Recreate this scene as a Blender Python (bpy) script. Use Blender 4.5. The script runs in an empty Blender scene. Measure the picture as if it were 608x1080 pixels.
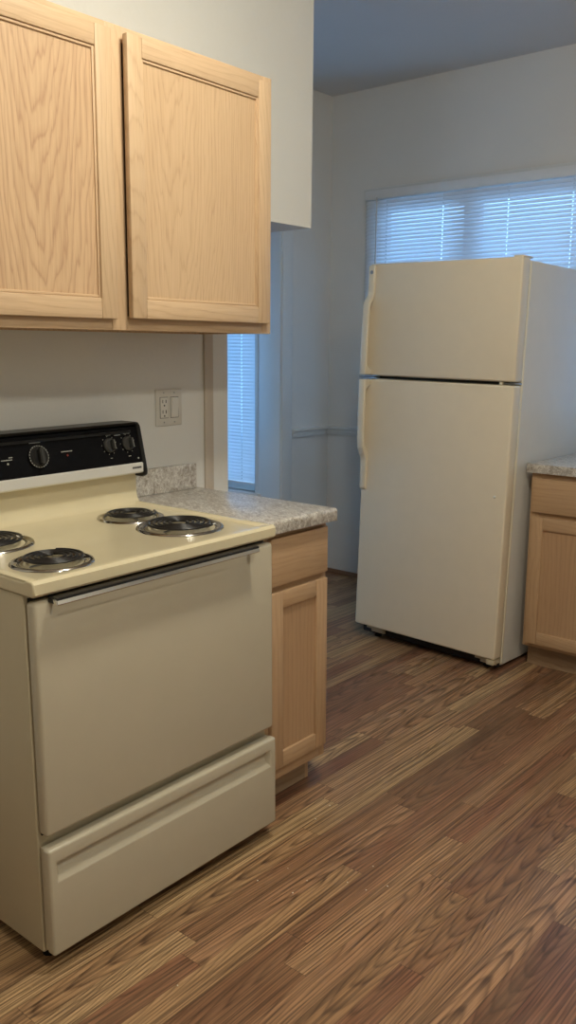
import bpy, bmesh, math, random
from mathutils import Vector, Matrix
random.seed(7)
S = bpy.context.scene
COL = S.collection
R = math.radians

# ------------------------------------------------------------------ camera
cam_d = bpy.data.cameras.new('camera'); cam = bpy.data.objects.new('camera', cam_d); COL.objects.link(cam)
YAW, PIT, ROL = 0.7026, -0.1833, 0.0078
F = Vector((-math.sin(YAW)*math.cos(PIT), math.cos(YAW)*math.cos(PIT), math.sin(PIT)))
Rt = Vector((math.cos(YAW), math.sin(YAW), 0)); Up = Rt.cross(F)
Rt, Up = math.cos(ROL)*Rt + math.sin(ROL)*Up, -math.sin(ROL)*Rt + math.cos(ROL)*Up
M = Matrix((Rt, Up, -F)).transposed().to_4x4(); M.translation = (2.2161, -1.0181, 1.3931)
cam.matrix_world = M
cam_d.sensor_fit = 'VERTICAL'; cam_d.sensor_height = 24; cam_d.lens = 935.65*24/1080
cam_d.clip_start = .05
S.camera = cam

# ------------------------------------------------------------------ world, exposure, lamps
w = bpy.data.worlds.new('dusk_sky'); S.world = w; w.use_nodes = True
bg = w.node_tree.nodes['Background']; bg.inputs[0].default_value = (.225, .49, .88, 1); bg.inputs[1].default_value = 7.2
S.view_settings.view_transform = 'Standard'; S.view_settings.look = 'None'
S.view_settings.exposure = 0.0; S.view_settings.gamma = 1; S.view_settings.use_curve_mapping = False
ZC = 2.821
LAMPS = [((1.24, .53, ZC), 160, (1, .955, .81)), ((2.55, -.35, ZC), 166, (1, .955, .80))]     # place, radiance and colour of the ceiling lamp and the added fill lamp

# ------------------------------------------------------------------ materials
def newmat(name):
    m = bpy.data.materials.new(name); m.use_nodes = True
    nt = m.node_tree; return m, nt, nt.nodes['Principled BSDF']
def node(nt, t, **kw):
    n = nt.nodes.new(t)
    for k, v in kw.items():
        if k.startswith('i_'):
            key = k[2:]; n.inputs[int(key) if key.isdigit() else key].default_value = v
        else: setattr(n, k, v)
    return n
def math_(nt, op, a, b=None, c=None):
    n = nt.nodes.new('ShaderNodeMath'); n.operation = op
    for i, x in enumerate((a, b, c)):
        if x is None: continue
        if isinstance(x, (int, float)): n.inputs[i].default_value = x
        else: nt.links.new(x, n.inputs[i])
    return n.outputs[0]
def ramp(nt, fac, stops, interp='LINEAR'):
    n = nt.nodes.new('ShaderNodeValToRGB'); cr = n.color_ramp; cr.interpolation = interp
    while len(cr.elements) < len(stops): cr.elements.new(.5)
    for e, (p, c) in zip(cr.elements, stops): e.position = p; e.color = (*c, 1) if len(c) == 3 else c
    nt.links.new(fac, n.inputs[0]); return n.outputs[0]
def mixc(nt, fac, a, b, mode='MIX'):
    n = nt.nodes.new('ShaderNodeMix'); n.data_type = 'RGBA'; n.blend_type = mode
    for i, x in ((0, fac), (6, a), (7, b)):
        if isinstance(x, (int, float)): n.inputs[i].default_value = x
        elif isinstance(x, tuple): n.inputs[i].default_value = (*x, 1)
        else: nt.links.new(x, n.inputs[i])
    return n.outputs[2]
def objcoord(nt):
    tc = nt.nodes.new('ShaderNodeTexCoord'); return tc.outputs['Object']
def mapping(nt, vec, scale, loc=(0, 0, 0)):
    n = node(nt, 'ShaderNodeMapping'); n.inputs['Scale'].default_value = scale; n.inputs['Location'].default_value = loc
    nt.links.new(vec, n.inputs[0]); return n.outputs[0]
def noise(nt, vec, sc, det=3, rough=.5, dist=0):
    n = node(nt, 'ShaderNodeTexNoise', i_Scale=sc, i_Detail=det, i_Roughness=rough, i_Distortion=dist)
    nt.links.new(vec, n.inputs['Vector']); return n.outputs['Fac']
def bump(nt, b, h, strength, dist=.01):
    n = node(nt, 'ShaderNodeBump', i_Strength=strength, i_Distance=dist); nt.links.new(h, n.inputs['Height'])
    nt.links.new(n.outputs[0], b.inputs['Normal'])

def paint(name, col, rough=.6, var=.05, bs=.15, bscale=60, spec=.4):
    m, nt, b = newmat(name); v = objcoord(nt)
    f = noise(nt, v, 3, 4)
    c = mixc(nt, f, tuple(x*(1-var) for x in col), tuple(min(1, x*(1+var)) for x in col))
    nt.links.new(c, b.inputs['Base Color']); b.inputs['Roughness'].default_value = rough
    b.inputs['Specular IOR Level'].default_value = spec
    if bs: bump(nt, b, noise(nt, v, bscale, 3), bs, .004)
    return m
def plain(name, col, rough=.5, metal=0, bs=0, bscale=120, coat=0):
    m, nt, b = newmat(name); v = objcoord(nt)
    f = noise(nt, v, 14, 3)
    c = mixc(nt, f, tuple(x*.97 for x in col), tuple(min(1, x*1.03) for x in col))
    nt.links.new(c, b.inputs['Base Color']); b.inputs['Roughness'].default_value = rough; b.inputs['Metallic'].default_value = metal
    b.inputs['Coat Weight'].default_value = coat
    if bs: bump(nt, b, noise(nt, v, bscale, 2), bs, .002)
    return m

def oak(name, axis, u0=None, depth=.10, tint=(1, 1, 1), strength=.6, sp=.0075, z0=0.0, k=.085):
    """pale unfinished oak, grain along the given axis (0 x, 1 y, 2 z); rings cut at a small depth give the arches"""
    m, nt, b = newmat(name); v0 = objcoord(nt)
    oi = node(nt, 'ShaderNodeObjectInfo'); rnd = oi.outputs['Random']
    off = node(nt, 'ShaderNodeVectorMath', operation='SCALE'); off.inputs[0].default_value = (7.1, 9.3, 5.7)
    nt.links.new(rnd, off.inputs['Scale'])
    add = node(nt, 'ShaderNodeVectorMath', operation='ADD'); nt.links.new(v0, add.inputs[0]); nt.links.new(off.outputs[0], add.inputs[1])
    v = add.outputs[0]
    def sc(across, along): return tuple(along if i == axis else across for i in range(3))
    sp_ = node(nt, 'ShaderNodeSeparateXYZ'); nt.links.new(v0, sp_.inputs[0])
    al = sp_.outputs[axis]
    if axis == 2: ac = math_(nt, 'ADD', sp_.outputs[1], sp_.outputs[0])
    else: ac = sp_.outputs[2]
    n1 = math_(nt, 'MULTIPLY', math_(nt, 'SUBTRACT', noise(nt, mapping(nt, v, sc(5, 1.5)), 1, 2, .5), .5), .075)
    n2 = math_(nt, 'MULTIPLY', math_(nt, 'SUBTRACT', noise(nt, mapping(nt, v, sc(40, 5)), 1, 2, .5), .5), .009)
    if u0 is None: uu = math_(nt, 'ADD', ac, math_(nt, 'MULTIPLY_ADD', rnd, 1.6, .25))
    else: uu = math_(nt, 'SUBTRACT', ac, u0)
    uu = math_(nt, 'ADD', uu, n1)
    dd = math_(nt, 'MULTIPLY_ADD', math_(nt, 'SUBTRACT', al, z0), k, depth)
    dd = math_(nt, 'ADD', dd, math_(nt, 'MULTIPLY', n1, .5))
    r = math_(nt, 'SQRT', math_(nt, 'ADD', math_(nt, 'MULTIPLY', uu, math_(nt, 'MULTIPLY', uu, .16)), math_(nt, 'MULTIPLY', dd, dd)))
    r = math_(nt, 'ADD', r, n2)
    fr_ = math_(nt, 'FRACT', math_(nt, 'DIVIDE', r, sp))
    s = ramp(nt, fr_, [(0, (.75, .75, .75)), (.10, (.15, .15, .15)), (.45, (0, 0, 0)), (.80, (.35, .35, .35)), (.95, (1, 1, 1)), (1, (.75, .75, .75))])
    fin = noise(nt, mapping(nt, v, sc(150, 3.0)), 1, 2, .55)
    pore = noise(nt, mapping(nt, v, sc(480, 14)), 1, 2, .6)
    pore = ramp(nt, pore, [(.44, (0, 0, 0)), (.66, (1, 1, 1))])
    tone = noise(nt, mapping(nt, v, sc(5, 1.1)), 1, 2)
    lite = tuple(a*t for a, t in zip((.66, .475, .295), tint)); lite2 = tuple(a*t for a, t in zip((.59, .41, .245), tint)); dark = tuple(a*t for a, t in zip((.36, .205, .115), tint))
    c = mixc(nt, tone, lite, lite2)
    c = mixc(nt, math_(nt, 'MULTIPLY', s, math_(nt, 'MULTIPLY_ADD', pore, .35*strength, .38*strength)), c, dark)
    c = mixc(nt, math_(nt, 'MULTIPLY', math_(nt, 'MAXIMUM', math_(nt, 'SUBTRACT', fin, .42), 0), .9*strength), c, dark)
    c = mixc(nt, math_(nt, 'MULTIPLY', pore, .12), c, dark)
    nt.links.new(c, b.inputs['Base Color']); b.inputs['Roughness'].default_value = .5; b.inputs['Specular IOR Level'].default_value = .35
    bump(nt, b, pore, .06, .002)
    return m

def laminate(name):
    """grey beige stone-look countertop laminate with diagonal veins"""
    m, nt, b = newmat(name); v = objcoord(nt)
    rot = node(nt, 'ShaderNodeMapping'); rot.inputs['Rotation'].default_value = (.3, .2, .6); nt.links.new(v, rot.inputs[0]); v = rot.outputs[0]
    a = noise(nt, mapping(nt, v, (24, 64, 46)), 1, 6, .66, .9)
    d = noise(nt, mapping(nt, v, (34, 110, 70)), 1, 5, .6, 1.2)
    c = ramp(nt, a, [(.33, (.25, .21, .17)), (.44, (.45, .41, .355)), (.55, (.60, .565, .51)), (.68, (.78, .76, .71))])
    vein = ramp(nt, math_(nt, 'ABSOLUTE', math_(nt, 'SUBTRACT', d, .5)), [(0, (1, 1, 1)), (.03, (.25, .25, .25)), (.07, (0, 0, 0))])
    c = mixc(nt, math_(nt, 'MULTIPLY', vein, .6), c, (.14, .105, .08))
    nt.links.new(c, b.inputs['Base Color']); b.inputs['Roughness'].default_value = .28; b.inputs['Specular IOR Level'].default_value = .45
    return m

def planks(name):
    """narrow strip walnut-look laminate running along y"""
    m, nt, b = newmat(name); v = objcoord(nt)
    W_ = .068
    sep = node(nt, 'ShaderNodeSeparateXYZ'); nt.links.new(v, sep.inputs[0]); x, y = sep.outputs[0], sep.outputs[1]
    u = math_(nt, 'DIVIDE', math_(nt, 'ADD', x, 5.013), W_)
    row = math_(nt, 'FLOOR', u); fu = math_(nt, 'FRACT', u)
    wn = node(nt, 'ShaderNodeTexWhiteNoise', noise_dimensions='1D'); nt.links.new(row, wn.inputs['W'])
    ln = math_(nt, 'MULTIPLY_ADD', wn.outputs['Value'], .40, .62)
    t = math_(nt, 'ADD', math_(nt, 'DIVIDE', y, ln), math_(nt, 'MULTIPLY', wn.outputs['Value'], 37.7))
    seg = math_(nt, 'FLOOR', t); ft = math_(nt, 'FRACT', t)
    cmb = node(nt, 'ShaderNodeCombineXYZ'); nt.links.new(row, cmb.inputs[0]); nt.links.new(seg, cmb.inputs[1])
    wn2 = node(nt, 'ShaderNodeTexWhiteNoise', noise_dimensions='2D'); nt.links.new(cmb.outputs[0], wn2.inputs['Vector'])
    rv, rc = wn2.outputs['Value'], wn2.outputs['Color']
    sr = node(nt, 'ShaderNodeSeparateColor'); nt.links.new(rc, sr.inputs[0])
    # every strip gets its own piece of grain
    offv = node(nt, 'ShaderNodeVectorMath', operation='SCALE'); offv.inputs['Scale'].default_value = 40; nt.links.new(rc, offv.inputs[0])
    ad = node(nt, 'ShaderNodeVectorMath', operation='ADD'); nt.links.new(v, ad.inputs[0]); nt.links.new(offv.outputs[0], ad.inputs[1]); g = ad.outputs[0]
    sgn = math_(nt, 'SIGN', math_(nt, 'SUBTRACT', sr.outputs[0], .5))
    zl = math_(nt, 'MULTIPLY', math_(nt, 'MULTIPLY', math_(nt, 'SUBTRACT', ft, .5), sgn), ln)
    n1 = math_(nt, 'MULTIPLY', math_(nt, 'SUBTRACT', noise(nt, mapping(nt, g, (7, 1.6, 1)), 1, 2, .5), .5), .036)
    n2 = math_(nt, 'MULTIPLY', math_(nt, 'SUBTRACT', noise(nt, mapping(nt, g, (70, 6, 1)), 1, 2, .5), .5), .0030)
    uu = math_(nt, 'ADD', math_(nt, 'MULTIPLY_ADD', math_(nt, 'SUBTRACT', fu, .5), W_, math_(nt, 'MULTIPLY', math_(nt, 'SUBTRACT', sr.outputs[1], .5), .20)), n1)
    dd = math_(nt, 'ADD', math_(nt, 'MULTIPLY_ADD', zl, .042, .040), math_(nt, 'MULTIPLY', n1, .5))
    rr_ = math_(nt, 'SQRT', math_(nt, 'ADD', math_(nt, 'MULTIPLY', uu, math_(nt, 'MULTIPLY', uu, .55)), math_(nt, 'MULTIPLY', dd, dd)))
    rr_ = math_(nt, 'ADD', rr_, n2)
    fr_ = math_(nt, 'FRACT', math_(nt, 'DIVIDE', rr_, math_(nt, 'MULTIPLY_ADD', sr.outputs[2], .0026, .0036)))
    s = ramp(nt, fr_, [(0, (.8, .8, .8)), (.12, (.1, .1, .1)), (.4, (0, 0, 0)), (.75, (.45, .45, .45)), (.93, (1, 1, 1)), (1, (.8, .8, .8))])
    fine = noise(nt, mapping(nt, g, (330, 7, 1)), 1, 3, .65)
    fine = ramp(nt, fine, [(.40, (0, 0, 0)), (.62, (1, 1, 1))])
    blot = noise(nt, mapping(nt, g, (16, 5, 1)), 1, 3, .6)
    base = ramp(nt, rv, [(0, (.19, .090, .046)), (.22, (.32, .170, .084)), (.45, (.46, .28, .135)), (.62, (.57, .37, .18)), (.8, (.65, .44, .22)), (1, (.33, .165, .086))])
    red = mixc(nt, math_(nt, 'MULTIPLY', sr.outputs[2], .45), base, (.36, .14, .082))
    streak = ramp(nt, noise(nt, mapping(nt, g, (130, 1.5, 1)), 1, 3, .62), [(.46, (0, 0, 0)), (.60, (1, 1, 1))])
    c = mixc(nt, math_(nt, 'MULTIPLY', s, math_(nt, 'MULTIPLY_ADD', streak, .35, .62)), red, (.062, .028, .015))
    c = mixc(nt, math_(nt, 'MULTIPLY', streak, .66), c, (.068, .034, .019))
    c = mixc(nt, math_(nt, 'MULTIPLY', fine, .34), c, (.075, .037, .021))
    c = mixc(nt, math_(nt, 'MULTIPLY', math_(nt, 'SUBTRACT', blot, .38), .4), c, (.50, .33, .18))
    knot = node(nt, 'ShaderNodeTexVoronoi', i_Scale=1.0); nt.links.new(mapping(nt, g, (4.2, 1.3, 1)), knot.inputs['Vector'])
    kn = ramp(nt, knot.outputs['Distance'], [(0, (1, 1, 1)), (.03, (.8, .8, .8)), (.07, (0, 0, 0))])
    c = mixc(nt, math_(nt, 'MULTIPLY', kn, .75), c, (.035, .018, .012))
    # seams
    e1 = math_(nt, 'MULTIPLY', math_(nt, 'MINIMUM', fu, math_(nt, 'SUBTRACT', 1, fu)), W_)
    e2 = math_(nt, 'MULTIPLY', math_(nt, 'MINIMUM', ft, math_(nt, 'SUBTRACT', 1, ft)), ln)
    ed = math_(nt, 'MINIMUM', e1, e2)
    sm = ramp(nt, math_(nt, 'MULTIPLY', ed, 100), [(.05, (1, 1, 1)), (.14, (0, 0, 0))])
    c = mixc(nt, math_(nt, 'MULTIPLY', sm, .45), c, (.03, .016, .01))
    nt.links.new(c, b.inputs['Base Color'])
    b.inputs['Roughness'].default_value = .36; b.inputs['Specular IOR Level'].default_value = .4
    bump(nt, b, math_(nt, 'SUBTRACT', fine, math_(nt, 'MULTIPLY', sm, 2)), .10, .0015)
    return m

def slatmat(name, col, k=.45):
    m, nt, b = newmat(name); nt.nodes.remove(b); out = nt.nodes['Material Output']
    d = node(nt, 'ShaderNodeBsdfDiffuse'); d.inputs[0].default_value = (*col, 1)
    t = node(nt, 'ShaderNodeBsdfTranslucent'); t.inputs[0].default_value = (*col, 1)
    mx = node(nt, 'ShaderNodeMixShader'); mx.inputs[0].default_value = k
    nt.links.new(d.outputs[0], mx.inputs[1]); nt.links.new(t.outputs[0], mx.inputs[2]); nt.links.new(mx.outputs[0], out.inputs[0])
    return m
def glassmat(name):
    m, nt, b = newmat(name); nt.nodes.remove(b); out = nt.nodes['Material Output']
    t = node(nt, 'ShaderNodeBsdfTransparent'); g = node(nt, 'ShaderNodeBsdfGlossy'); g.inputs['Roughness'].default_value = .02
    fr = node(nt, 'ShaderNodeFresnel', i_IOR=1.45); mx = node(nt, 'ShaderNodeMixShader')
    nt.links.new(fr.outputs[0], mx.inputs[0]); nt.links.new(t.outputs[0], mx.inputs[1]); nt.links.new(g.outputs[0], mx.inputs[2]); nt.links.new(mx.outputs[0], out.inputs[0])
    return m
def emit(name, col, s):
    m, nt, b = newmat(name)
    b.inputs['Base Color'].default_value = (.9, .88, .84, 1); b.inputs['Emission Color'].default_value = (*col, 1); b.inputs['Emission Strength'].default_value = s
    return m

WALL = paint('wall_paint', (.72, .71, .67), .65, .03, .25, 45)
NOOK = paint('nook_paint', (.68, .665, .63), .6, .04, .25, 30)
CEIL = paint('ceiling_paint', (.69, .665, .64), .8, .03, .2, 40)
TRIM = paint('trim_paint', (.68, .69, .68), .45, .03, .1, 30)
CAULK = paint('shaded_trim_paint', (.52, .45, .37), .6, .12, .2, 50)  # beige-brown tone puts the strip's shading into its colour
WOODTRIM = plain('stained_shoe_moulding', (.17, .085, .045), .5)
FLOOR = planks('strip_floor')
OAKZ, OAKY, OAKX = oak('oak_vertical', 2), oak('oak_along_wall', 1), oak('oak_across', 0)
OAKP = oak('oak_panel', 2, .62, .012, (1.0, .965, .94), 1.1, .0046, 2.10, -.055); OAKPV = oak('oak_panel_straight', 2, -.40, .015, (1, .985, .965), .62, .0042, 2.05, -.045)
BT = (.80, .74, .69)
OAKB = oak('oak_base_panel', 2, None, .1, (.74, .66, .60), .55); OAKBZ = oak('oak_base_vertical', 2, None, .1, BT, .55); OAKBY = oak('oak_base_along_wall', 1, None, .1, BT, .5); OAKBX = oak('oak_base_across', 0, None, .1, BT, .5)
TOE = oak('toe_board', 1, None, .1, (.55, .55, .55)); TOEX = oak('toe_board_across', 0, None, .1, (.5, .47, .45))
LAM = laminate('countertop_laminate')
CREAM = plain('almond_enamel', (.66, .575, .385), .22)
CREAMF = plain('almond_front_shaded', (.50, .445, .335), .26)  # darker copy of the almond enamel, the front's dimness painted in
CREAMS = plain('almond_side_shaded', (.50, .435, .30), .4)  # darker almond copy, shade of the side put into the colour
FRIDGE = plain('almond_fridge_enamel', (.75, .655, .495), .36, bs=.10, bscale=260)
FRSIDE = plain('almond_fridge_side_daylit', (.67, .65, .60), .42, bs=.15, bscale=260)  # greyer than the front: cool daylight on the side is painted in
FRHAND = plain('almond_plastic', (.74, .66, .51), .38)
GASKET = plain('pale_gasket', (.80, .74, .58), .6)
BLACK = plain('black_glass_panel', (.006, .006, .007), .16); BLACK.node_tree.nodes['Principled BSDF'].inputs['Specular IOR Level'].default_value = .08
BLACKP = plain('black_plastic', (.010, .0095, .0095), .32); BLACKP.node_tree.nodes['Principled BSDF'].inputs['Specular IOR Level'].default_value = .3
KNOBM = plain('knob_plastic', (.030, .029, .027), .4)
MARK = plain('pale_print', (.42, .42, .38), .6)
DARKMARK = plain('dark_print', (.03, .03, .03), .6)
RED = plain('red_indicator', (.25, .03, .02), .4)
CHROME = plain('chrome', (.72, .70, .66), .09, 1)
BRUSH = plain('brushed_trim', (.74, .72, .67), .28, .35)
STEELD = plain('dull_steel', (.35, .35, .34), .4, 1)
COIL = plain('burner_coil', (.009, .008, .008), .34)
PANB = plain('burnt_reflecting_bowl', (.022, .019, .017), .2); PANC = plain('pan_chrome', (.46, .44, .41), .12, 1)  # near-black bowl colour carries the chrome's dark reflections as well as burn
DARK = plain('dark_void', (.012, .011, .010), .8)
PLATE = plain('switch_plate', (.62, .59, .53), .4)
PLATE2 = plain('switch_insert', (.66, .64, .59), .35)
SLOT = plain('slot_shadow', (.05, .045, .04), .7)
SLAT = slatmat('blind_vinyl', (.86, .88, .90), .42)
VINYL = plain('blind_rail', (.72, .73, .74), .4)
GLASS = glassmat('window_glass')
CRUMB = plain('crumb', (.75, .68, .55), .8)
GREYROOF = plain('added_eave_board', (.20, .20, .20), .8)

# ------------------------------------------------------------------ mesh helpers
class MB:
    def __init__(s): s.bm = bmesh.new()
    def box(s, x0, x1, y0, y1, z0, z1, bev=0, seg=2):
        t = bmesh.new(); bmesh.ops.create_cube(t, size=1)
        for v in t.verts: v.co = Vector(((x0+x1)/2+v.co.x*(x1-x0), (y0+y1)/2+v.co.y*(y1-y0), (z0+z1)/2+v.co.z*(z1-z0)))
        if bev: bmesh.ops.bevel(t, geom=t.edges[:], offset=bev, segments=seg, affect='EDGES', profile=.5)
        return s._merge(t)
    def _merge(s, t, M=None):
        if M: bmesh.ops.transform(t, matrix=M, verts=t.verts)
        me = bpy.data.meshes.new('tmp'); t.to_mesh(me); t.free(); s.bm.from_mesh(me); bpy.data.meshes.remove(me); return s
    def prism(s, pts, axis, a, b, bev=0, seg=2):
        """polygon pts in the two other axes (cyclic order), extruded along axis from a to b"""
        t = bmesh.new()
        def mk(p, q):
            if axis == 0: return (q, p[0], p[1])
            if axis == 1: return (p[0], q, p[1])
            return (p[0], p[1], q)
        A = [t.verts.new(mk(p, a)) for p in pts]; B = [t.verts.new(mk(p, b)) for p in pts]
        t.faces.new(A); t.faces.new(list(reversed(B))); n = len(pts)
        for i in range(n): t.faces.new((A[i], B[i], B[(i+1) % n], A[(i+1) % n]))
        bmesh.ops.recalc_face_normals(t, faces=t.faces)
        if bev: bmesh.ops.bevel(t, geom=t.edges[:], offset=bev, segments=seg, affect='EDGES', profile=.5)
        return s._merge(t)
    def lathe(s, prof, M=None, n=40, close=False):
        """prof: (r, z) list, turned about local z"""
        t = bmesh.new(); rings = []
        for r, z in prof:
            if r < 1e-6: rings.append([t.verts.new((0, 0, z))])
            else: rings.append([t.verts.new((r*math.cos(2*math.pi*i/n), r*math.sin(2*math.pi*i/n), z)) for i in range(n)])
        for a, b in zip(rings, rings[1:]):
            for i in range(n):
                j = (i+1) % n
                if len(a) == 1 and len(b) == 1: continue
                if len(a) == 1: t.faces.new((a[0], b[i], b[j]))
                elif len(b) == 1: t.faces.new((a[i], a[j], b[0]))
                else: t.faces.new((a[i], a[j], b[j], b[i]))
        bmesh.ops.recalc_face_normals(t, faces=t.faces)
        return s._merge(t, M)
    def tube(s, path, r, n=8, M=None, flat=1.0):
        t = bmesh.new(); rings = []; P = [Vector(p) for p in path]
        for i, p in enumerate(P):
            d = (P[min(i+1, len(P)-1)] - P[max(i-1, 0)]).normalized()
            ref = Vector((0, 0, 1)) if abs(d.z) < .9 else Vector((1, 0, 0))
            a = d.cross(ref).normalized(); b = a.cross(d).normalized()
            rings.append([t.verts.new(p + a*r*math.cos(2*math.pi*k/n) + b*r*flat*math.sin(2*math.pi*k/n)) for k in range(n)])
        for a, b in zip(rings, rings[1:]):
            for k in range(n): t.faces.new((a[k], a[(k+1) % n], b[(k+1) % n], b[k]))
        t.faces.new(rings[0]); t.faces.new(list(reversed(rings[-1])))
        bmesh.ops.recalc_face_normals(t, faces=t.faces)
        return s._merge(t, M)
    def build(s, name, mat, parent=None, smooth=30, kind=None):
        me = bpy.data.meshes.new(name); s.bm.to_mesh(me); s.bm.free(); me.materials.append(mat)
        if smooth:
            for p in me.polygons: p.use_smooth = True
            me.set_sharp_from_angle(angle=R(smooth))
        o = bpy.data.objects.new(name, me); COL.objects.link(o)
        if parent: o.parent = parent
        if kind: o['kind'] = kind
        return o
def box(*a, **k): return MB().box(*a, **k)
def thing(name, label, cat, loc=(0, 0, 0), rot=(0, 0, 0), group=None):
    o = bpy.data.objects.new(name, None); COL.objects.link(o); o.location = loc; o.rotation_euler = rot
    o.empty_display_size = .1
    return tag(o, label, cat, group)
def tag(o, label, cat, group=None):
    o['label'] = label; o['category'] = cat
    if group: o['group'] = group
    return o
def struct(mb, name, mat): return mb.build(name, mat, None, 30, 'structure')

# ------------------------------------------------------------------ the room
XW, YF, YW, YC = -1.142, 3.321, 2.877, 1.107       # nook wall, far wall, alcove window wall, wing wall
XR, YB, XA = 3.7, -3.0, -2.6
def wall_with_hole(mb, axis, p0, p1, a0, a1, z0, z1, h):
    """axis 1: slab between y=p0..p1 spanning x a0..a1 ; h = (a_lo, a_hi, z_lo, z_hi)"""
    def bx(a, b, c, d):
        if axis == 1: mb.box(a, b, p0, p1, c, d)
        else: mb.box(p0, p1, a, b, c, d)
    bx(a0, h[0], z0, z1); bx(h[1], a1, z0, z1); bx(h[0], h[1], z0, h[2]); bx(h[0], h[1], h[3], z1)
    return mb
struct(box(XA-.1, XR+.1, YB-.1, YF+.12, -.1, 0), 'floor', FLOOR)
struct(box(XA-.1, XR+.1, YB-.1, YF+.12, ZC, ZC+.1), 'ceiling', CEIL)
WE = 1.262                                             # where the range wall ends
struct(box(-.12, 0, YB, WE, 0, ZC), 'wall_left', WALL)
struct(box(XA, -.12, WE-.10, WE, 0, ZC), 'wall_alcove_front', NOOK)
struct(box(-1.25, 0, WE, 1.723, 1.841, ZC), 'wall_bulkhead', WALL)
W1 = (-.83, 1.55, 1.02, 2.215)          # far window opening
struct(wall_with_hole(MB(), 1, YF, YF+.12, XW-.1, XR, 0, ZC, W1), 'wall_back', NOOK)
struct(box(XW-.1, XW, YW+.1, YF, 0, ZC), 'wall_nook', NOOK)
W2 = (-2.16, -1.332, .535, 2.05)
struct(wall_with_hole(MB(), 1, YW, YW+.1, XA, XW, 0, ZC, W2), 'wall_alcove_back', NOOK)
W3 = (1.55, 2.5, .6, 2.0)
struct(wall_with_hole(MB(), 0, XA-.1, XA, WE-.1, YW+.1, 0, ZC, W3), 'wall_alcove_left', NOOK)
struct(box(XR, XR+.1, YB, YF, 0, ZC), 'wall_right', WALL)
struct(box(-.12, XR, YB-.1, YB, 0, ZC), 'wall_front', WALL)

# chair rail, corner boards, shoe moulding, caulked strip
def rail_profile(d=1): return [(0, .870), (.012, .872), (.014, .886), (.018, .890), (.018, .902), (.030, .908), (.030, .919), (0, .922)]
struct(MB().prism([(YF-a, z) for a, z in rail_profile()], 0, XW, -.30), 'trim_1', TRIM)
struct(MB().prism([(XW+a, z) for a, z in rail_profile()], 1, YW+.09, YF-.030), 'trim_2', TRIM)
struct(box(XW, XW+.014, YW-.004, YW+.085, 0, ZC, bev=.003).box(XW-.165, XW+.006, YW-.014, YW, 0, 2.3, bev=.003), 'trim_3', TRIM)
struct(box(.0, .010, 1.142, 1.182, .0, 1.9, bev=.003), 'trim_4', CAULK)
struct(MB().prism([(YF, .0), (YF-.018, 0), (YF-.016, .012), (YF-.008, .022), (YF, .024)], 0, XW, XR), 'baseboard_back', WOODTRIM)
struct(MB().prism([(XW, .0), (XW+.018, 0), (XW+.016, .012), (XW+.008, .022), (XW, .024)], 1, YW, YF-.018), 'baseboard_nook', WOODTRIM)

# windows: casing, jamb, sash bars, glass
def window(name, axis_pos, h, outer, depth, muls, sw=.055):
    """window in a wall facing -y at y = axis_pos; h = opening"""
    y = axis_pos
    t = bpy.data.objects.new(name, None); COL.objects.link(t); t.location = (h[0], y, h[2]); t['kind'] = 'structure'
    def put(mb, nm, mat):
        o = mb.build(nm, mat, t); o.matrix_parent_inverse = Matrix.Translation((-h[0], -y, -h[2])); return o
    cw = outer
    c = MB()
    c.box(h[0]-cw, h[0], y-.016, y, h[2]-.03, h[3]+cw, bev=.003); c.box(h[1], h[1]+cw, y-.016, y, h[2]-.03, h[3]+cw, bev=.003)
    c.box(h[0], h[1], y-.016, y, h[3], h[3]+cw, bev=.003)
    c.box(h[0]-cw-.006, h[1]+cw+.006, y-.026, y+.0, h[3]+cw, h[3]+cw+.016, bev=.003)
    put(c, 'casing', TRIM)
    put(box(h[0]-cw-.015, h[1]+cw+.015, y-.04, y+.03, h[2]-.028, h[2], bev=.004), 'sill', TRIM)
    f = MB(); d0, d1 = y+.055, y+.095
    f.box(h[0], h[0]+sw, d0, d1, h[2], h[3]); f.box(h[1]-sw, h[1], d0, d1, h[2], h[3]); f.box(h[0]+sw, h[1]-sw, d0, d1, h[2], h[2]+.05); f.box(h[0]+sw, h[1]-sw, d0, d1, h[3]-.05, h[3])
    for (a, b) in muls: f.box(a, b, d0, d1, h[2]+.05, h[3]-.05)
    put(f, 'sash', TRIM)
    put(box(h[0]+sw-.005, h[1]-sw+.005, y+.073, y+.077, h[2]+.045, h[3]-.045), 'pane', GLASS)
    return t
window('window_1', YF, W1, .05, .12, [(-.283, -.187), (.40, .50), (.98, 1.08)])
window('window_2', YW, W2, .03, .1, [], .022)
t3 = bpy.data.objects.new('window_added', None); COL.objects.link(t3); t3['kind'] = 'structure'  # unseen window, added to bring daylight into the alcove
f = MB(); f.box(XA-.07, XA-.03, W3[0], W3[0]+.05, W3[2], W3[3]); f.box(XA-.07, XA-.03, W3[1]-.05, W3[1], W3[2], W3[3]); f.box(XA-.07, XA-.03, W3[0]+.05, W3[1]-.05, W3[2], W3[2]+.05); f.box(XA-.07, XA-.03, W3[0]+.05, W3[1]-.05, W3[3]-.05, W3[3]); f.box(XA-.07, XA-.03, W3[0]+.05, W3[1]-.05, 1.28, 1.32)
f.build('sash', TRIM, t3); box(XA-.052, XA-.048, W3[0]+.05, W3[1]-.05, W3[2]+.05, W3[3]-.05).build('pane', GLASS, t3)
# unseen roof overhang, added to darken the top of the far window
struct(box(-2.2, 3.2, YF+.13, YF+.62, 2.26, 2.36), 'added_eave', GREYROOF)

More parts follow.
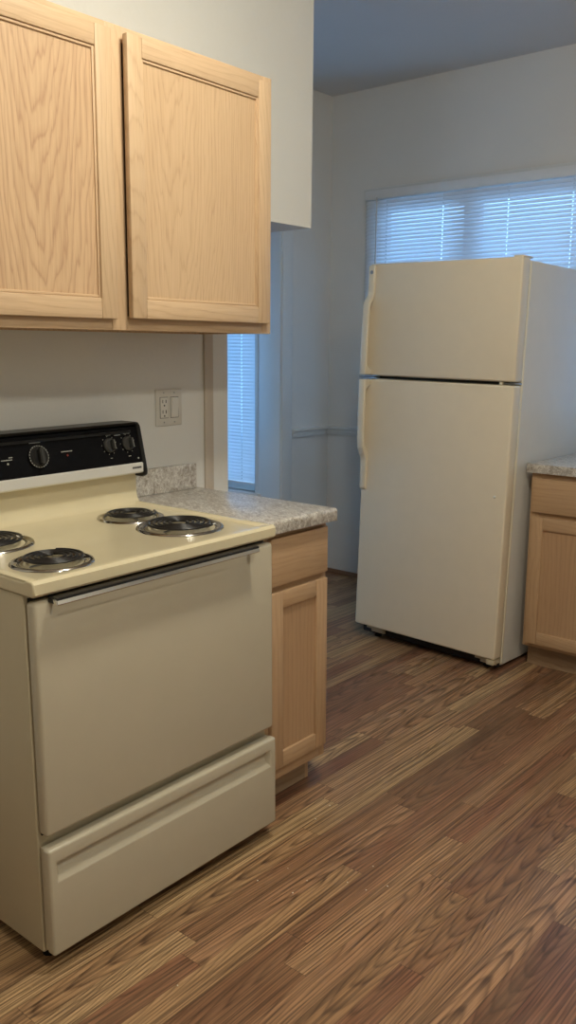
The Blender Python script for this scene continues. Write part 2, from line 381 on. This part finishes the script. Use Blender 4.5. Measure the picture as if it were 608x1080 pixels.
# blinds
def blind(label, x0, x1, y, ztop, zbot, cords, wand, head=.03, depth=.028):
    t = thing('window_blind', label, 'window blind', ((x0+x1)/2, y, zbot))
    ox, oz = -(x0+x1)/2, -zbot
    X0, X1, Z1 = x0+ox, x1+ox, ztop+oz
    box(X0, X1, -depth/2, depth/2, Z1-head, Z1, bev=.002).build('headrail', VINYL, t)
    sl = MB(); P = .0205; n = int((Z1-head-.03)/P); a = R(57); hw = .0125
    for i in range(n):
        zc = Z1-head-.014-i*P
        pts = []
        for k in range(4):
            s = -hw + 2*hw*k/3; cr = .0016*(1-(s/hw)**2)
            # room edge hangs low (closed downwards)
            pts.append((-(s*math.cos(a)) - cr*math.sin(a), -s*math.sin(a) + cr*math.cos(a)))
        th = .0004
        for k in range(3):
            q = [(pts[k][0], zc+pts[k][1]+th), (pts[k+1][0], zc+pts[k+1][1]+th), (pts[k+1][0], zc+pts[k+1][1]-th), (pts[k][0], zc+pts[k][1]-th)]
            if k != 1: sl.prism(q, 0, X0+.004, X1-.004)
            else:
                xs = [X0+.004] + sum([[c+ox-.0028, c+ox+.0028] for c in sorted(cords)], []) + [X1-.004]
                for j in range(0, len(xs), 2): sl.prism(q, 0, xs[j], xs[j+1])
    sl.build('slats', SLAT, t, 0)
    zb = Z1-head-.014-n*P
    box(X0+.003, X1-.003, -.012, .012, zb-.008, zb+.006, bev=.002).build('bottom_rail', VINYL, t)
    for c in cords:
        MB().tube([(c+ox+.0045, -.0135, Z1-head), (c+ox+.0045, -.0135, zb)], .0008, 6).build('ladder_cord', SLAT, t)
    if wand is not None:
        MB().tube([(wand+ox, -.024, Z1-head+.008), (wand+ox, -.026, Z1-head-.75)], .0035, 6).build('tilt_wand', STEELD, t)
    return t
blind('wide white mini blind over the window behind the refrigerator', -.862, 1.58, YF-.034, 2.262, 1.03, [-.72, -.36, .02, .36, .74, 1.12, 1.45], -.775, .048, .03)
blind('narrow mini blind glowing blue beyond the end of the stove wall', -2.14, -1.340, YW+.02, 2.04, .55, [-1.47, -1.76, -2.03], None)

# ------------------------------------------------------------------ range
rg = thing('electric_range', 'almond freestanding electric range with black control panel and coil burners', 'stove', (0, 0, 0), (.012, 0, 0))
Wd = .762
bd = MB().box(.03, .635, .002, Wd-.002, .035, .878, bev=.004)
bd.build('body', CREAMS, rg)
box(.10, .60, .05, Wd-.05, .012, .036).build('base_skirt', DARK, rg)
for (x, y) in ((.08, .04), (.08, Wd-.04), (.60, .04), (.60, Wd-.04)):
    MB().lathe([(0, 0), (.016, 0), (.016, .006), (.008, .010), (.008, .038), (0, .038)], Matrix.Translation((x, y, -.004 if y < .3 else -.009)), 16).build('levelling_foot', BLACKP, rg)
# cooktop: tray with raised rim and fillet up to the backguard
ct = MB(); XS = .677
prof = [(.03, .879), (XS-.006, .879), (XS, .885), (XS, .907), (XS-.007, .914), (XS-.024, .9145), (XS-.034, .909), (.135, .909), (.118, .913), (.108, .926), (.104, .945), (.104, 1.012), (.03, 1.012)]
ct.prism(prof, 1, 0.0, Wd)
o = ct.build('cooktop', CREAM, rg, 40)
bv = o.modifiers.new('soft', 'BEVEL'); bv.width = .004; bv.segments = 3; bv.limit_method = 'ANGLE'; bv.angle_limit = R(50)
for i_ in (0,):                                             # raised side rims of the tray
  for y0, y1 in ((.002, .030), (Wd-.030, Wd-.002)):
    MB().prism([(y0, .905), (y0, .9130), (y0+.004, .9150), (y1-.009, .9150), (y1, .9085), (y1, .905)] if y0 < .1 else [(y0, .905), (y0, .9085), (y0+.009, .9150), (y1-.004, .9150), (y1, .9130), (y1, .905)], 0, .125, XS-.008).build('cooktop_rim', CREAM, o, 50)
# burners
def burner(x, y, rp, rc, turns, ang):
    z = .9095
    Mx = Matrix.Translation((x, y, z))
    b = MB().lathe([(rp, .000), (rp-.002, .0035), (rp-.006, .0046), (rp-.012, .0040), (rp-.017, .0015), (rp-.020, -.002)], Mx, 56).build('burner', PANC, rg, 60)
    MB().lathe([(rp-.0195, -.0018), (rp-.028, -.0055), (rp-.045, -.0070), (.012, -.008), (0, -.008)], Mx @ Matrix.Translation((0, 0, .0030)), 48).build('drip_bowl', PANB, b, 60)
    pts = []
    N = int(turns*40); r0 = .020
    for i in range(N+1):
        th = 2*math.pi*turns*i/N; r = r0 + (rc-r0)*i/N
        pts.append((r*math.cos(th+ang), r*math.sin(th+ang), .0135))
    MB().tube(pts, .0043, 8, Mx, .75).build('coil', COIL, b, 80)
    s = MB()
    for k in range(3):
        a = ang + .5 + k*2*math.pi/3
        s.tube([(.008*math.cos(a), .008*math.sin(a), .004), (.06*math.cos(a)*rc/.09, .06*math.sin(a)*rc/.09, .004), ((rc+.004)*math.cos(a), (rc+.004)*math.sin(a), .0055)], .0022, 6, Mx)
    s.lathe([(0, .009), (.013, .009), (.014, .007), (.014, .003), (0, .003)], Mx, 20)
    s.build('coil_support', STEELD, b)
burner(.487, .587, .118, .092, 5, .4)
burner(.280, .589, .095, .071, 4, 1.2)
burner(.545, .140, .095, .071, 4, 2.4)
burner(.275, .135, .118, .092, 5, 3.3)
# oven door
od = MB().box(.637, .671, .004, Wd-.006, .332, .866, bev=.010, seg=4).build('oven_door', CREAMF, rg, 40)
box(.628, .640, .012, Wd-.012, .325, .8705).build('oven_door_gasket', DARK, rg)
hb = MB().prism([(.694, .858), (.704, .860), (.708, .864), (.704, .8745), (.690, .8765), (.688, .872)], 1, .038, .662, bev=.0012).build('handle', CHROME, od)
hc = MB().prism([(.686, .8725), (.7060, .8725), (.7040, .8765), (.700, .8780), (.686, .8780)], 1, .038, .662).build('handle_top_strip', BLACKP, od)
for y0 in (.040, .650): box(.668, .692, y0, y0+.012, .862, .874, bev=.001).build('handle_bracket', BLACKP, od)
# storage drawer: front with a recessed pull channel
dr = MB()
x1 = XS; zt, zb = .303, .043; ch0, ch1 = .219, .270; y0, y1 = .002, Wd-.003; c0, c1 = .022, Wd-.024
dr.box(.640, .657, y0+.004, y1-.004, zb+.004, zt-.004)
t = bmesh.new(); xb = .655
def q4(x, a, b, c_, d_): return [t.verts.new((x, a, c_)), t.verts.new((x, b, c_)), t.verts.new((x, b, d_)), t.verts.new((x, a, d_))]
Bk = q4(xb, y0, y1, zb, zt); Fo = q4(x1, y0, y1, zb, zt); Fi = q4(x1, c0, c1, ch0, ch1); Rc = q4(x1-.016, c0+.010, c1-.010, ch0+.020, ch1-.002)
t.faces.new(list(reversed(Bk))); t.faces.new(Rc)
for A_, B_ in ((Bk, Fo), (Fo, Fi), (Fi, Rc)):
    for i in range(4): t.faces.new((A_[i], A_[(i+1) % 4], B_[(i+1) % 4], B_[i]))
bmesh.ops.recalc_face_normals(t, faces=t.faces)
so, si = set(Fo), set(Fi)
eo = [e for e in t.edges if e.verts[0] in so and e.verts[1] in so] + [e for e in t.edges if (e.verts[0] in so) != (e.verts[1] in so) and (e.verts[0] in set(Bk) or e.verts[1] in set(Bk))]
bmesh.ops.bevel(t, geom=eo, offset=.007, segments=4, affect='EDGES', profile=.5)
ei = [e for e in t.edges if all(abs(v.co.x-x1) < 1e-5 and c0-1e-4 < v.co.y < c1+1e-4 and ch0-1e-4 < v.co.z < ch1+1e-4 for v in e.verts)]
bmesh.ops.bevel(t, geom=ei, offset=.003, segments=2, affect='EDGES', profile=.5)
dr._merge(t)
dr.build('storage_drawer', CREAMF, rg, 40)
# backguard
PB = (.140, 1.036); PT = (.112, 1.148)      # lower and upper front corners of the black face
bgd = MB().prism([(.03, 1.010), (.136, 1.010), (PB[0]-.002, PB[1]), (PT[0]-.002, PT[1]-.004), (.10, 1.150), (.03, 1.150)], 1, .004, Wd-.004).build('backguard', BLACK, rg)
MB().prism([(.100, 1.0045), (.139, 1.0055), (.1435, 1.010), (.142, 1.034), (.1385, 1.0375), (.134, 1.0375), (.134, 1.010), (.100, 1.009)], 1, .002, Wd-.004).build('trim_strip', BRUSH, bgd)
for ya, yb in ((-.012, .003), (Wd-.005, Wd+.010)):
    MB().prism([(.03, .992), (.136, .992), (.147, .999), (.148, 1.012), (.1425, 1.040), (.118, 1.147), (.108, 1.157), (.03, 1.157)], 1, ya, yb, bev=.004, seg=2).build('end_cap', BLACKP, bgd)
MB().prism([(.03, 1.150), (.112, 1.149), (.116, 1.153), (.110, 1.157), (.03, 1.157)], 1, .003, Wd-.005).build('top_cap', BLACKP, bgd)
MB().prism([(.1185, 1.128), (.1205, 1.1275), (.1188, 1.1345), (.1168, 1.1350)], 1, .02, Wd-.03).build('upper_band', BLACKP, bgd)
tilt = math.atan2(PB[0]-PT[0], PT[1]-PB[1])
def onpanel(y, z, out=0):
    k = (z-PB[1])/(PT[1]-PB[1]); x = PB[0]+(PT[0]-PB[0])*k
    # local z = outward normal, local x = along +y, local y = up the panel
    n = Vector((math.cos(tilt), 0, math.sin(tilt))); u = Vector((0, 1, 0)); v = n.cross(u)
    Mx = Matrix((u, v, n)).transposed().to_4x4(); Mx.translation = Vector((x, y, z)) + n*out
    return Mx
def knob(y, z, r, big=False):
    Mx = onpanel(y, z)
    k = MB()
    n = 24
    k.lathe([(0, 0), (r, 0), (r, .006), (r*.86, .010), (r*.78, .012), (0, .012)], Mx, 40)
    kn = k.build('knob', KNOBM if not big else BLACKP, bgd, 35)
    g = MB(); t = bmesh.new(); bmesh.ops.create_cube(t, size=1)
    for v in t.verts: v.co = Vector((v.co.x*r*.40, v.co.y*r*1.42, .012+(v.co.z+.5)*.016))
    bmesh.ops.bevel(t, geom=t.edges[:], offset=.0025, segments=2, affect='EDGES')
    g._merge(t, Mx); g.build('grip', KNOBM, kn)
    tk = MB()
    for i in range(n if big else 9):
        a = 2*math.pi*i/(n if big else 9) + .3
        t = bmesh.new(); bmesh.ops.create_cube(t, size=1)
        rr = r*(.91 if big else 1.25); L = r*.16 if big else r*.10
        for v in t.verts: v.co = Vector((v.co.x*L+rr, v.co.y*(.0042 if big else .0016), v.co.z*.0006+(.0072 if big else .0006)))
        tk._merge(t, Mx @ Matrix.Rotation(a, 4, 'Z'))
    tk.build('dial_marks', MARK, kn)
    if not big:
        f2 = MB()
        for i in range(2):
            t = bmesh.new(); bmesh.ops.create_cube(t, size=1)
            for v in t.verts: v.co = Vector((v.co.x*.0012+(.0), v.co.y*r*1.2, .0282+v.co.z*.0006))
            f2._merge(t, Mx)
        f2.build('pointer_line', MARK, kn)
    return kn
knob(.397, 1.088, .031, True)
for y in (.645, .714, .048, .117): knob(y, 1.097, .0215)
def dashes(mb, y, z, w_, h, n, gap=.25):
    Mx = onpanel(y, z, .0006); cw = w_/n
    for i in range(n):
        t = bmesh.new(); bmesh.ops.create_cube(t, size=1)
        for v in t.verts: v.co = Vector((v.co.x*cw*(1-gap)+(i-(n-1)/2)*cw, v.co.y*h, v.co.z*.0006))
        mb._merge(t, Mx)
for (y, z, w_, h, n) in ((.395, 1.1265, .036, .0028, 9), (.300, 1.088, .034, .0022, 8), (.313, 1.094, .012, .002, 3), (.493, 1.094, .038, .0022, 9), (.647, 1.1265, .018, .0022, 5), (.716, 1.1265, .024, .0022, 6), (.681, 1.124, .03, .0012, 1), (.645, 1.060, .008, .0018, 3), (.714, 1.060, .010, .0018, 3)):
    pr = MB(); dashes(pr, y, z, w_, h, n); pr.build('panel_lettering', MARK, bgd)
ind = MB()
ind.lathe([(0, 0), (.0028, 0), (.0026, .0014), (0, .002)], onpanel(.302, 1.078), 12); ind.build('indicator_lamp', MARK, bgd)
MB().lathe([(0, 0), (.0028, 0), (.0026, .0014), (0, .002)], onpanel(.494, 1.083), 12).build('indicator_lamp', RED, bgd)
MB().lathe([(0, 0), (.0026, 0), (.0024, .0010), (0, .0014)], onpanel(.745, 1.051), 12).build('screw_head', MARK, bgd)
bn = MB()
for i in range(8): bn.box(.1424, .1431, .716+i*.0044, .716+i*.0044+.0034, 1.0205, 1.0265)
bn.build('nameplate', DARKMARK, bgd)

# ------------------------------------------------------------------ cabinets
def panel_door(parent, x, y0, y1, z0, z1, st, mats, thick=.019, facing='x', hinge=None, open_=0, bead=True):
    """frame and panel door: front face at x (facing +x) or at y=-x.. ; the stiles are the door mesh, rails and panel are its sub-parts"""
    def B(a0, a1, b0, b1, d0, d1, bev=0.0, seg=2):
        # a: along the front, b: height, d: depth behind the front (positive = deeper)
        if facing == 'x': return (x-d1, x-d0, a0, a1, b0, b1)
        return (a0, a1, x+d0, x+d1, b0, b1)
    zmat, hmat, pmat = mats
    d = MB().box(*B(y0+st-.006, y1-st+.006, z0+st-.006, z1-st+.006, .0095, .0155)).build('door', pmat, parent)
    for (a, b) in ((y0, y0+st), (y1-st, y1)): MB().box(*B(a, b, z0, z1, 0, thick), bev=.0035).build('stile', zmat, d)
    for (a, b) in ((z0, z0+st), (z1-st, z1)): MB().box(*B(y0+st, y1-st, a, b, .0006, thick), bev=.003).build('rail', hmat, d)
    if bead:
        e = .007
        for q in ((y0+st+.0005, y0+st+e, z0+st, z1-st), (y1-st-e, y1-st-.0005, z0+st, z1-st)): MB().box(*B(*q, .0050, .012), bev=.0015).build('bead', zmat, d)
        for q in ((y0+st+e, y1-st-e, z0+st+.0005, z0+st+e), (y0+st+e, y1-st-e, z1-st-e, z1-st-.0005)): MB().box(*B(*q, .0050, .012), bev=.0015).build('bead', hmat, d)
    return d

uc = thing('upper_cabinet', 'pale oak two-door wall cabinet hung above the range', 'cabinet', (0, .53, 1.435))
def loc(o, t):
    o.matrix_parent_inverse = Matrix.Translation(-Vector(t.location)); return o
UY0, UY1, UZ0, UZ1 = -.065, 1.128, 1.435, 2.187
c = MB(); c.box(.003, .300, UY0, UY0+.013, UZ0, UZ1); c.box(.003, .300, UY1-.013, UY1, UZ0, UZ1); c.box(.003, .300, UY0+.013, UY1-.013, UZ1-.013, UZ1); c.box(.003, .300, UY0+.013, UY1-.013, UZ0+.022, UZ0+.034); c.box(.003, .012, UY0+.013, UY1-.013, UZ0, UZ1-.013)
loc(c.build('carcass', OAKZ, uc), uc)
for a, b in ((UY0, UY0+.038), (.500, .552), (UY1-.040, UY1)): loc(box(.301, .320, a, b, UZ0, UZ1, bev=.001).build('frame_stile', OAKZ, uc), uc)
for a, b in ((UY0+.038, .500), (.552, UY1-.040)):
    for c_, d_ in ((UZ0, UZ0+.038), (UZ1-.038, UZ1)): loc(box(.301, .3195, a, b, c_, d_, bev=.001).build('frame_rail', OAKY, uc), uc)
loc(panel_door(uc, .340, -.052, .506, 1.463, 2.168, .052, (OAKZ, OAKY, OAKP)), uc)
# right door: sits slightly open on its right-hand hinges
hy = 1.101
d2 = panel_door(uc, 0, .546-hy, 0, 1.466, 2.167, .050, (OAKZ, OAKY, OAKPV), bead=True)
d2.matrix_parent_inverse = Matrix.Translation(-Vector(uc.location)); d2.location = (.340, hy, 0); d2.rotation_euler = (0, 0, R(1.1))
br = MB().box(.10, .30, .99, 1.03, UZ0+.004, UZ0+.022, bev=.002)
loc(br.build('hanging_cleat', OAKX, uc), uc)

# narrow base cabinet beside the range
bc = thing('base_cabinet', 'narrow oak base cabinet with one drawer and one door right of the range', 'cabinet', (.3, .95, 0), (.010, 0, 0))
BY0, BY1 = .800, 1.106; BXF = .578
c = MB(); c.box(.003, BXF-.02, BY0, BY0+.015, .10, .874); c.box(.003, BXF-.02, BY1-.015, BY1, .10, .874); c.box(.003, .512, BY1-.015, BY1, .0, .10); c.box(.003, BXF-.02, BY0+.015, BY1-.015, .10, .115); c.box(.003, .012, BY0+.015, BY1-.015, .115, .874)
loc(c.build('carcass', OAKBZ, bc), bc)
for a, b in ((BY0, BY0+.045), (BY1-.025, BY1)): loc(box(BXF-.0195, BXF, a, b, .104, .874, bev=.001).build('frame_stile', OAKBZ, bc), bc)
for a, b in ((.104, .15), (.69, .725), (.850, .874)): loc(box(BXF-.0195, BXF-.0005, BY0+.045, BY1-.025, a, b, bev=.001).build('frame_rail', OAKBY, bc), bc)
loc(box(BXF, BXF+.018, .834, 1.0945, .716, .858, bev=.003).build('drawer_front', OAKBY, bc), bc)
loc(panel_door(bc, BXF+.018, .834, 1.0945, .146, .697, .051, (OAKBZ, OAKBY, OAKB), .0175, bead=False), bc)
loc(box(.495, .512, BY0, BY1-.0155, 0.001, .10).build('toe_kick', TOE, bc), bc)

# countertop beside the range
cn = thing('countertop', 'short grey stone-look laminate countertop between the range and the wing wall', 'countertop', (.3, .94, .876))
loc(MB().prism([(.001, .8765), (.6155, .8765), (.6155, .905), (.6135, .911), (.608, .914), (.001, .914)], 1, .7725, 1.105, bev=.0008).build('worktop', LAM, cn), cn)
loc(MB().box(.001, .020, .7725, 1.088, .9142, 1.000, bev=.003).build('backsplash', LAM, cn), cn)

# right-hand base cabinet (faces the camera, along the far wall) and its countertop
RX0, RX1, RY = .577, 1.09, 2.539
rc = thing('base_cabinet', 'oak base cabinet with drawer and door standing right of the refrigerator', 'cabinet', (.83, 2.9, 0))
c = MB(); c.box(RX0, RX0+.015, RY+.02, 3.30, .10, .874); c.box(RX1-.015, RX1, RY+.02, 3.30, .10, .874); c.box(RX0+.015, RX1-.015, RY+.02, 3.30, .10, .115); c.box(RX0+.015, RX1-.015, 3.29, 3.30, .115, .874)
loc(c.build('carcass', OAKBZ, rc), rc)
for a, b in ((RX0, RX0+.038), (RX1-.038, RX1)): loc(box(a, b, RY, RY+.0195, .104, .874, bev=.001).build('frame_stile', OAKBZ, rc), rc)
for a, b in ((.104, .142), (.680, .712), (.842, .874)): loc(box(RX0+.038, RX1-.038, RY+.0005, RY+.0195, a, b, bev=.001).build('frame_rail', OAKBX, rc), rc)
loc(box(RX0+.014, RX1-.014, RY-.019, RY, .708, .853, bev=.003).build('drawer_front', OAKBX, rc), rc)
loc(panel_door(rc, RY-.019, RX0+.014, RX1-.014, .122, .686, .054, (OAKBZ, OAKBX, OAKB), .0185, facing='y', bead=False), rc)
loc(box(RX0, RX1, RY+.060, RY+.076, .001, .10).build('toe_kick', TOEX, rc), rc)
rcn = thing('countertop', 'grey stone-look laminate countertop end beside the refrigerator on the right', 'countertop', (.85, 2.9, .876))
loc(MB().prism([(3.318, .8765), (2.5145, .8765), (2.5145, .905), (2.5165, .911), (2.522, .914), (3.318, .914)], 0, .562, 1.13, bev=.0008).build('worktop', LAM, rcn), rcn)
loc(MB().box(.562, 1.13, 3.299, 3.318, .9142, 1.0, bev=.003).build('backsplash', LAM, rcn), rcn)

# ------------------------------------------------------------------ refrigerator
FW = .7615
fg = thing('refrigerator', 'tall almond top-freezer refrigerator standing in front of the blinds', 'refrigerator', (-.2321, 2.3829, .006), (-.0179, .0131, -.0249))
FD0, FD1, BD = 0.0, .066, .76
box(.010, FW-.006, .080, BD, .022, 1.757, bev=.006, seg=3).build('cabinet', FRSIDE, fg)
box(.007, FW-.003, .0745, .088, .03, 1.755, bev=.003).build('cabinet_front_flange', GASKET, fg)
for a, b in ((.08, 1.240), (1.280, 1.745)): box(.022, FW-.018, .064, .076, a, b).build('door_gasket', DARK, fg)
box(.02, FW-.02, .030, .078, 1.2530, 1.2610).build('mullion_bar', DARK, fg)
def fdoor(name, z0, z1):
    # slightly pillowed front
    m = MB().box(0, FW, FD0, FD1, z0, z1, bev=.009, seg=4)
    return m.build(name, FRIDGE, fg, 45)
fz = fdoor('freezer_door', 1.2645, 1.7649)
ld = fdoor('refrigerator_door', .066, 1.2495)
# handles: flat on the door at one end, standing off along the grip
def sweep_handle(parent, zs, name):
    """zs: list of (z, stand-off of outer face, thickness to the door or None)"""
    t = bmesh.new(); x0, x1 = .000, .034
    out = [(-o, z) for z, o in zs[0]]; inn = [(-o, z) for z, o in zs[1]]
    mb = MB(); mb.prism([(y, z) for y, z in out] + [(y, z) for y, z in reversed(inn)], 0, x0, x1, bev=.004, seg=2)
    return mb.build(name, FRHAND, parent, 50)
sweep_handle(fz, ([(1.757, .010), (1.640, .011), (1.616, .018), (1.600, .034), (1.584, .043), (1.40, .048), (1.268, .050)],
                  [(1.757, -.002), (1.640, -.002), (1.606, .003), (1.590, .018), (1.570, .028), (1.40, .032), (1.310, .030), (1.296, .014), (1.290, -.002), (1.268, -.002)]), 'handle')
sweep_handle(ld, ([(1.246, .050), (1.10, .050), (.965, .047), (.930, .042), (.905, .030), (.885, .018), (.870, .013), (.740, .012), (.728, .006)],
                  [(1.246, -.002), (1.222, -.002), (1.215, .014), (1.200, .031), (1.10, .033), (.970, .031), (.945, .026), (.925, .012), (.905, -.002), (.740, -.002), (.728, -.002)]), 'handle')
# grip web between the handle and the door edge
for par, a, b in ((fz, 1.30, 1.59), (ld, .90, 1.21)): box(.0005, .008, -.030, .004, a, b, bev=.002).build('handle_web', FRHAND, par)
em = MB().lathe([(0, 0), (.0085, 0), (.0085, .0012), (.0070, .0018), (.0065, .0014), (0, .0014)], Matrix.Translation((.018, -.0102, 1.727)) @ Matrix.Rotation(R(90), 4, 'X'), 24)
em.build('round_emblem', STEELD, fz)
box(FW-.050, FW-.004, .012, .092, 1.7645, 1.772, bev=.003).build('top_hinge_cover', FRHAND, fg)
MB().tube([(FW-.030, .035, 1.764), (FW-.030, .035, 1.7735)], .006, 10).build('hinge_pin', STEELD, fg)
ch = MB(); ch.box(FW-.060, FW-.004, .020, .085, 1.2535, 1.2600, bev=.001); ch.tube([(FW-.030, .035, 1.248), (FW-.030, .035, 1.266)], .006, 10)
ch.build('centre_hinge', STEELD, fg)
box(FW-.075, FW-.062, .012, .05, 1.2515, 1.2625, bev=.001).build('hinge_bushing', GASKET, fg)
lh = MB(); lh.box(-.028, .062, -.012, .070, 1.2548, 1.2590, bev=.001); lh.build('handle_bracket', STEELD, fg)
st = MB(); st.box(.064, .120, .035, .06, 1.2525, 1.2615, bev=.002); st.build('latch_block', STEELD, fg)
box(.012, FW-.010, .060, .0735, .018, .064).build('toe_gap_shade', DARK, fg)  # dark strip painting the shade of the gap under the door
for x in (.085, FW-.075):
    fo = MB(); fo.box(x-.045, x+.05, .045, .12, .040, .060, bev=.004); fo.box(x-.02, x+.06, .05, .14, .026, .044, bev=.004)
    fo.build('leg_bracket', CREAMS, fg)
    MB().lathe([(0, 0), (.018, 0), (.018, .008), (.007, .012), (.007, .03), (0, .03)], Matrix.Translation((x, .085, .000)), 14).build('levelling_foot', BLACKP, fg)
for x in (.09, FW-.09): MB().lathe([(0, -.012), (.02, -.012), (.02, .012), (0, .012)], Matrix.Translation((x, .68, .0285)) @ Matrix.Rotation(R(90), 4, 'Y'), 18).build('rear_roller', BLACKP, fg)
box(FW-.040, FW-.004, .004, .07, .040, .064, bev=.003).build('bottom_hinge', CREAMS, fg)
MB().lathe([(0, 0), (.006, 0), (.0055, .003), (.003, .005), (0, .0055)], Matrix.Translation((FW-.052, 0, .780)) @ Matrix.Rotation(R(90), 4, 'X'), 16).build('door_bumper', PLATE2, ld)
for x, z, s in ((.035+.36, .845, .008), (.70, .10, .006), (.69, 1.225, .004)):
    MB().lathe([(0, -.0002), (s, -.0001), (s*.6, .0006), (0, .0009)], Matrix.Translation((x, 0, z)) @ Matrix.Rotation(R(90), 4, 'X'), 14).build('dent', FRIDGE, ld)

# ------------------------------------------------------------------ outlet and switch plate
pl = thing('switch_plate', 'off-white two-gang wall plate with outlet and rocker switch above backsplash', 'wall plate', (0, .9785, 1.195))
box(.0, .006, -.0575, .0575, -.060, .060, bev=.0025).build('plate', PLATE, pl)
for cy, nm in ((-.023, 'outlet'), (.023, 'rocker_switch')):
    box(.004, .0063, cy-.0180, cy+.0180, -.0348, .0348).build('opening_line', SLOT, pl)
    o = box(.004, .0085 if nm == 'outlet' else .0075, cy-.0163, cy+.0163, -.0332, .0332, bev=.001).build(nm, PLATE2, pl)
    if nm == 'outlet':
        for dz in (-.017, .017):
            s = MB(); s.box(.0083, .0088, cy-.0085, cy-.0055, dz-.002, dz+.009); s.box(.0083, .0088, cy+.0050, cy+.0085, dz-.002, dz+.009); s.lathe([(0, 0), (.003, 0), (.003, .0006), (0, .0006)], Matrix.Translation((.0083, cy, dz-.010)) @ Matrix.Rotation(R(90), 4, 'Y'), 12)
            s.build('socket_slots', SLOT, o)
    else:
        MB().prism([(.0075, -.031), (.0082, -.031), (.0118, .031), (.0075, .031)], 1, cy-.0145, cy+.0145).build('paddle', PLATE2, o)
    for dz in (-.0485, .0485): MB().lathe([(0, 0), (.0028, 0), (.0022, .001), (0, .0012)], Matrix.Translation((.006, cy, dz)) @ Matrix.Rotation(R(90), 4, 'Y'), 12).build('screw', STEELD, pl)

# ------------------------------------------------------------------ ceiling lamp and added fill lamp (above the frame; they light the room)
for (p, e, c), lab in zip(LAMPS, ('round flush ceiling lamp over the floor in front of the range', 'unseen round flush fill lamp added near the camera end of the kitchen')):
    t = thing('ceiling_lamp', lab, 'ceiling lamp', p)
    MB().lathe([(0, -.001), (.13, -.001), (.135, -.008), (.128, -.020), (0, -.020)], None, 40).build('lamp_base', PLATE2, t)
    MB().lathe([(.118, -.020), (.122, -.040), (.110, -.066), (.075, -.086), (.03, -.093), (0, -.094)], None, 24).build('lamp_shade', emit('lamp_glass', c, e), t)

# ------------------------------------------------------------------ crumbs on the floor
CR = [(.964, .716), (1.021, .721), (1.054, .772), (.878, .652), (.973, .822), (.803, .662), (.884, .586), (.91, .158), (.779, .566), (.699, .912), (.683, 1.003)]
for i, (x, y) in enumerate(CR):
    t = bmesh.new(); bmesh.ops.create_icosphere(t, subdivisions=1, radius=1)
    r = random.uniform(.0016, .0028)
    for v in t.verts: v.co = Vector((v.co.x*r*random.uniform(.7, 1.3), v.co.y*r*random.uniform(.7, 1.3), (v.co.z+.9)*r*.6))
    mb = MB(); mb._merge(t); o = mb.build('crumb', CRUMB, None, 0); o.location = (x, y, 0); o.rotation_euler.z = random.uniform(0, 6)
    tag(o, 'tiny pale crumb lying on the wood floor near the range', 'crumb', 'crumbs scattered on the floor')
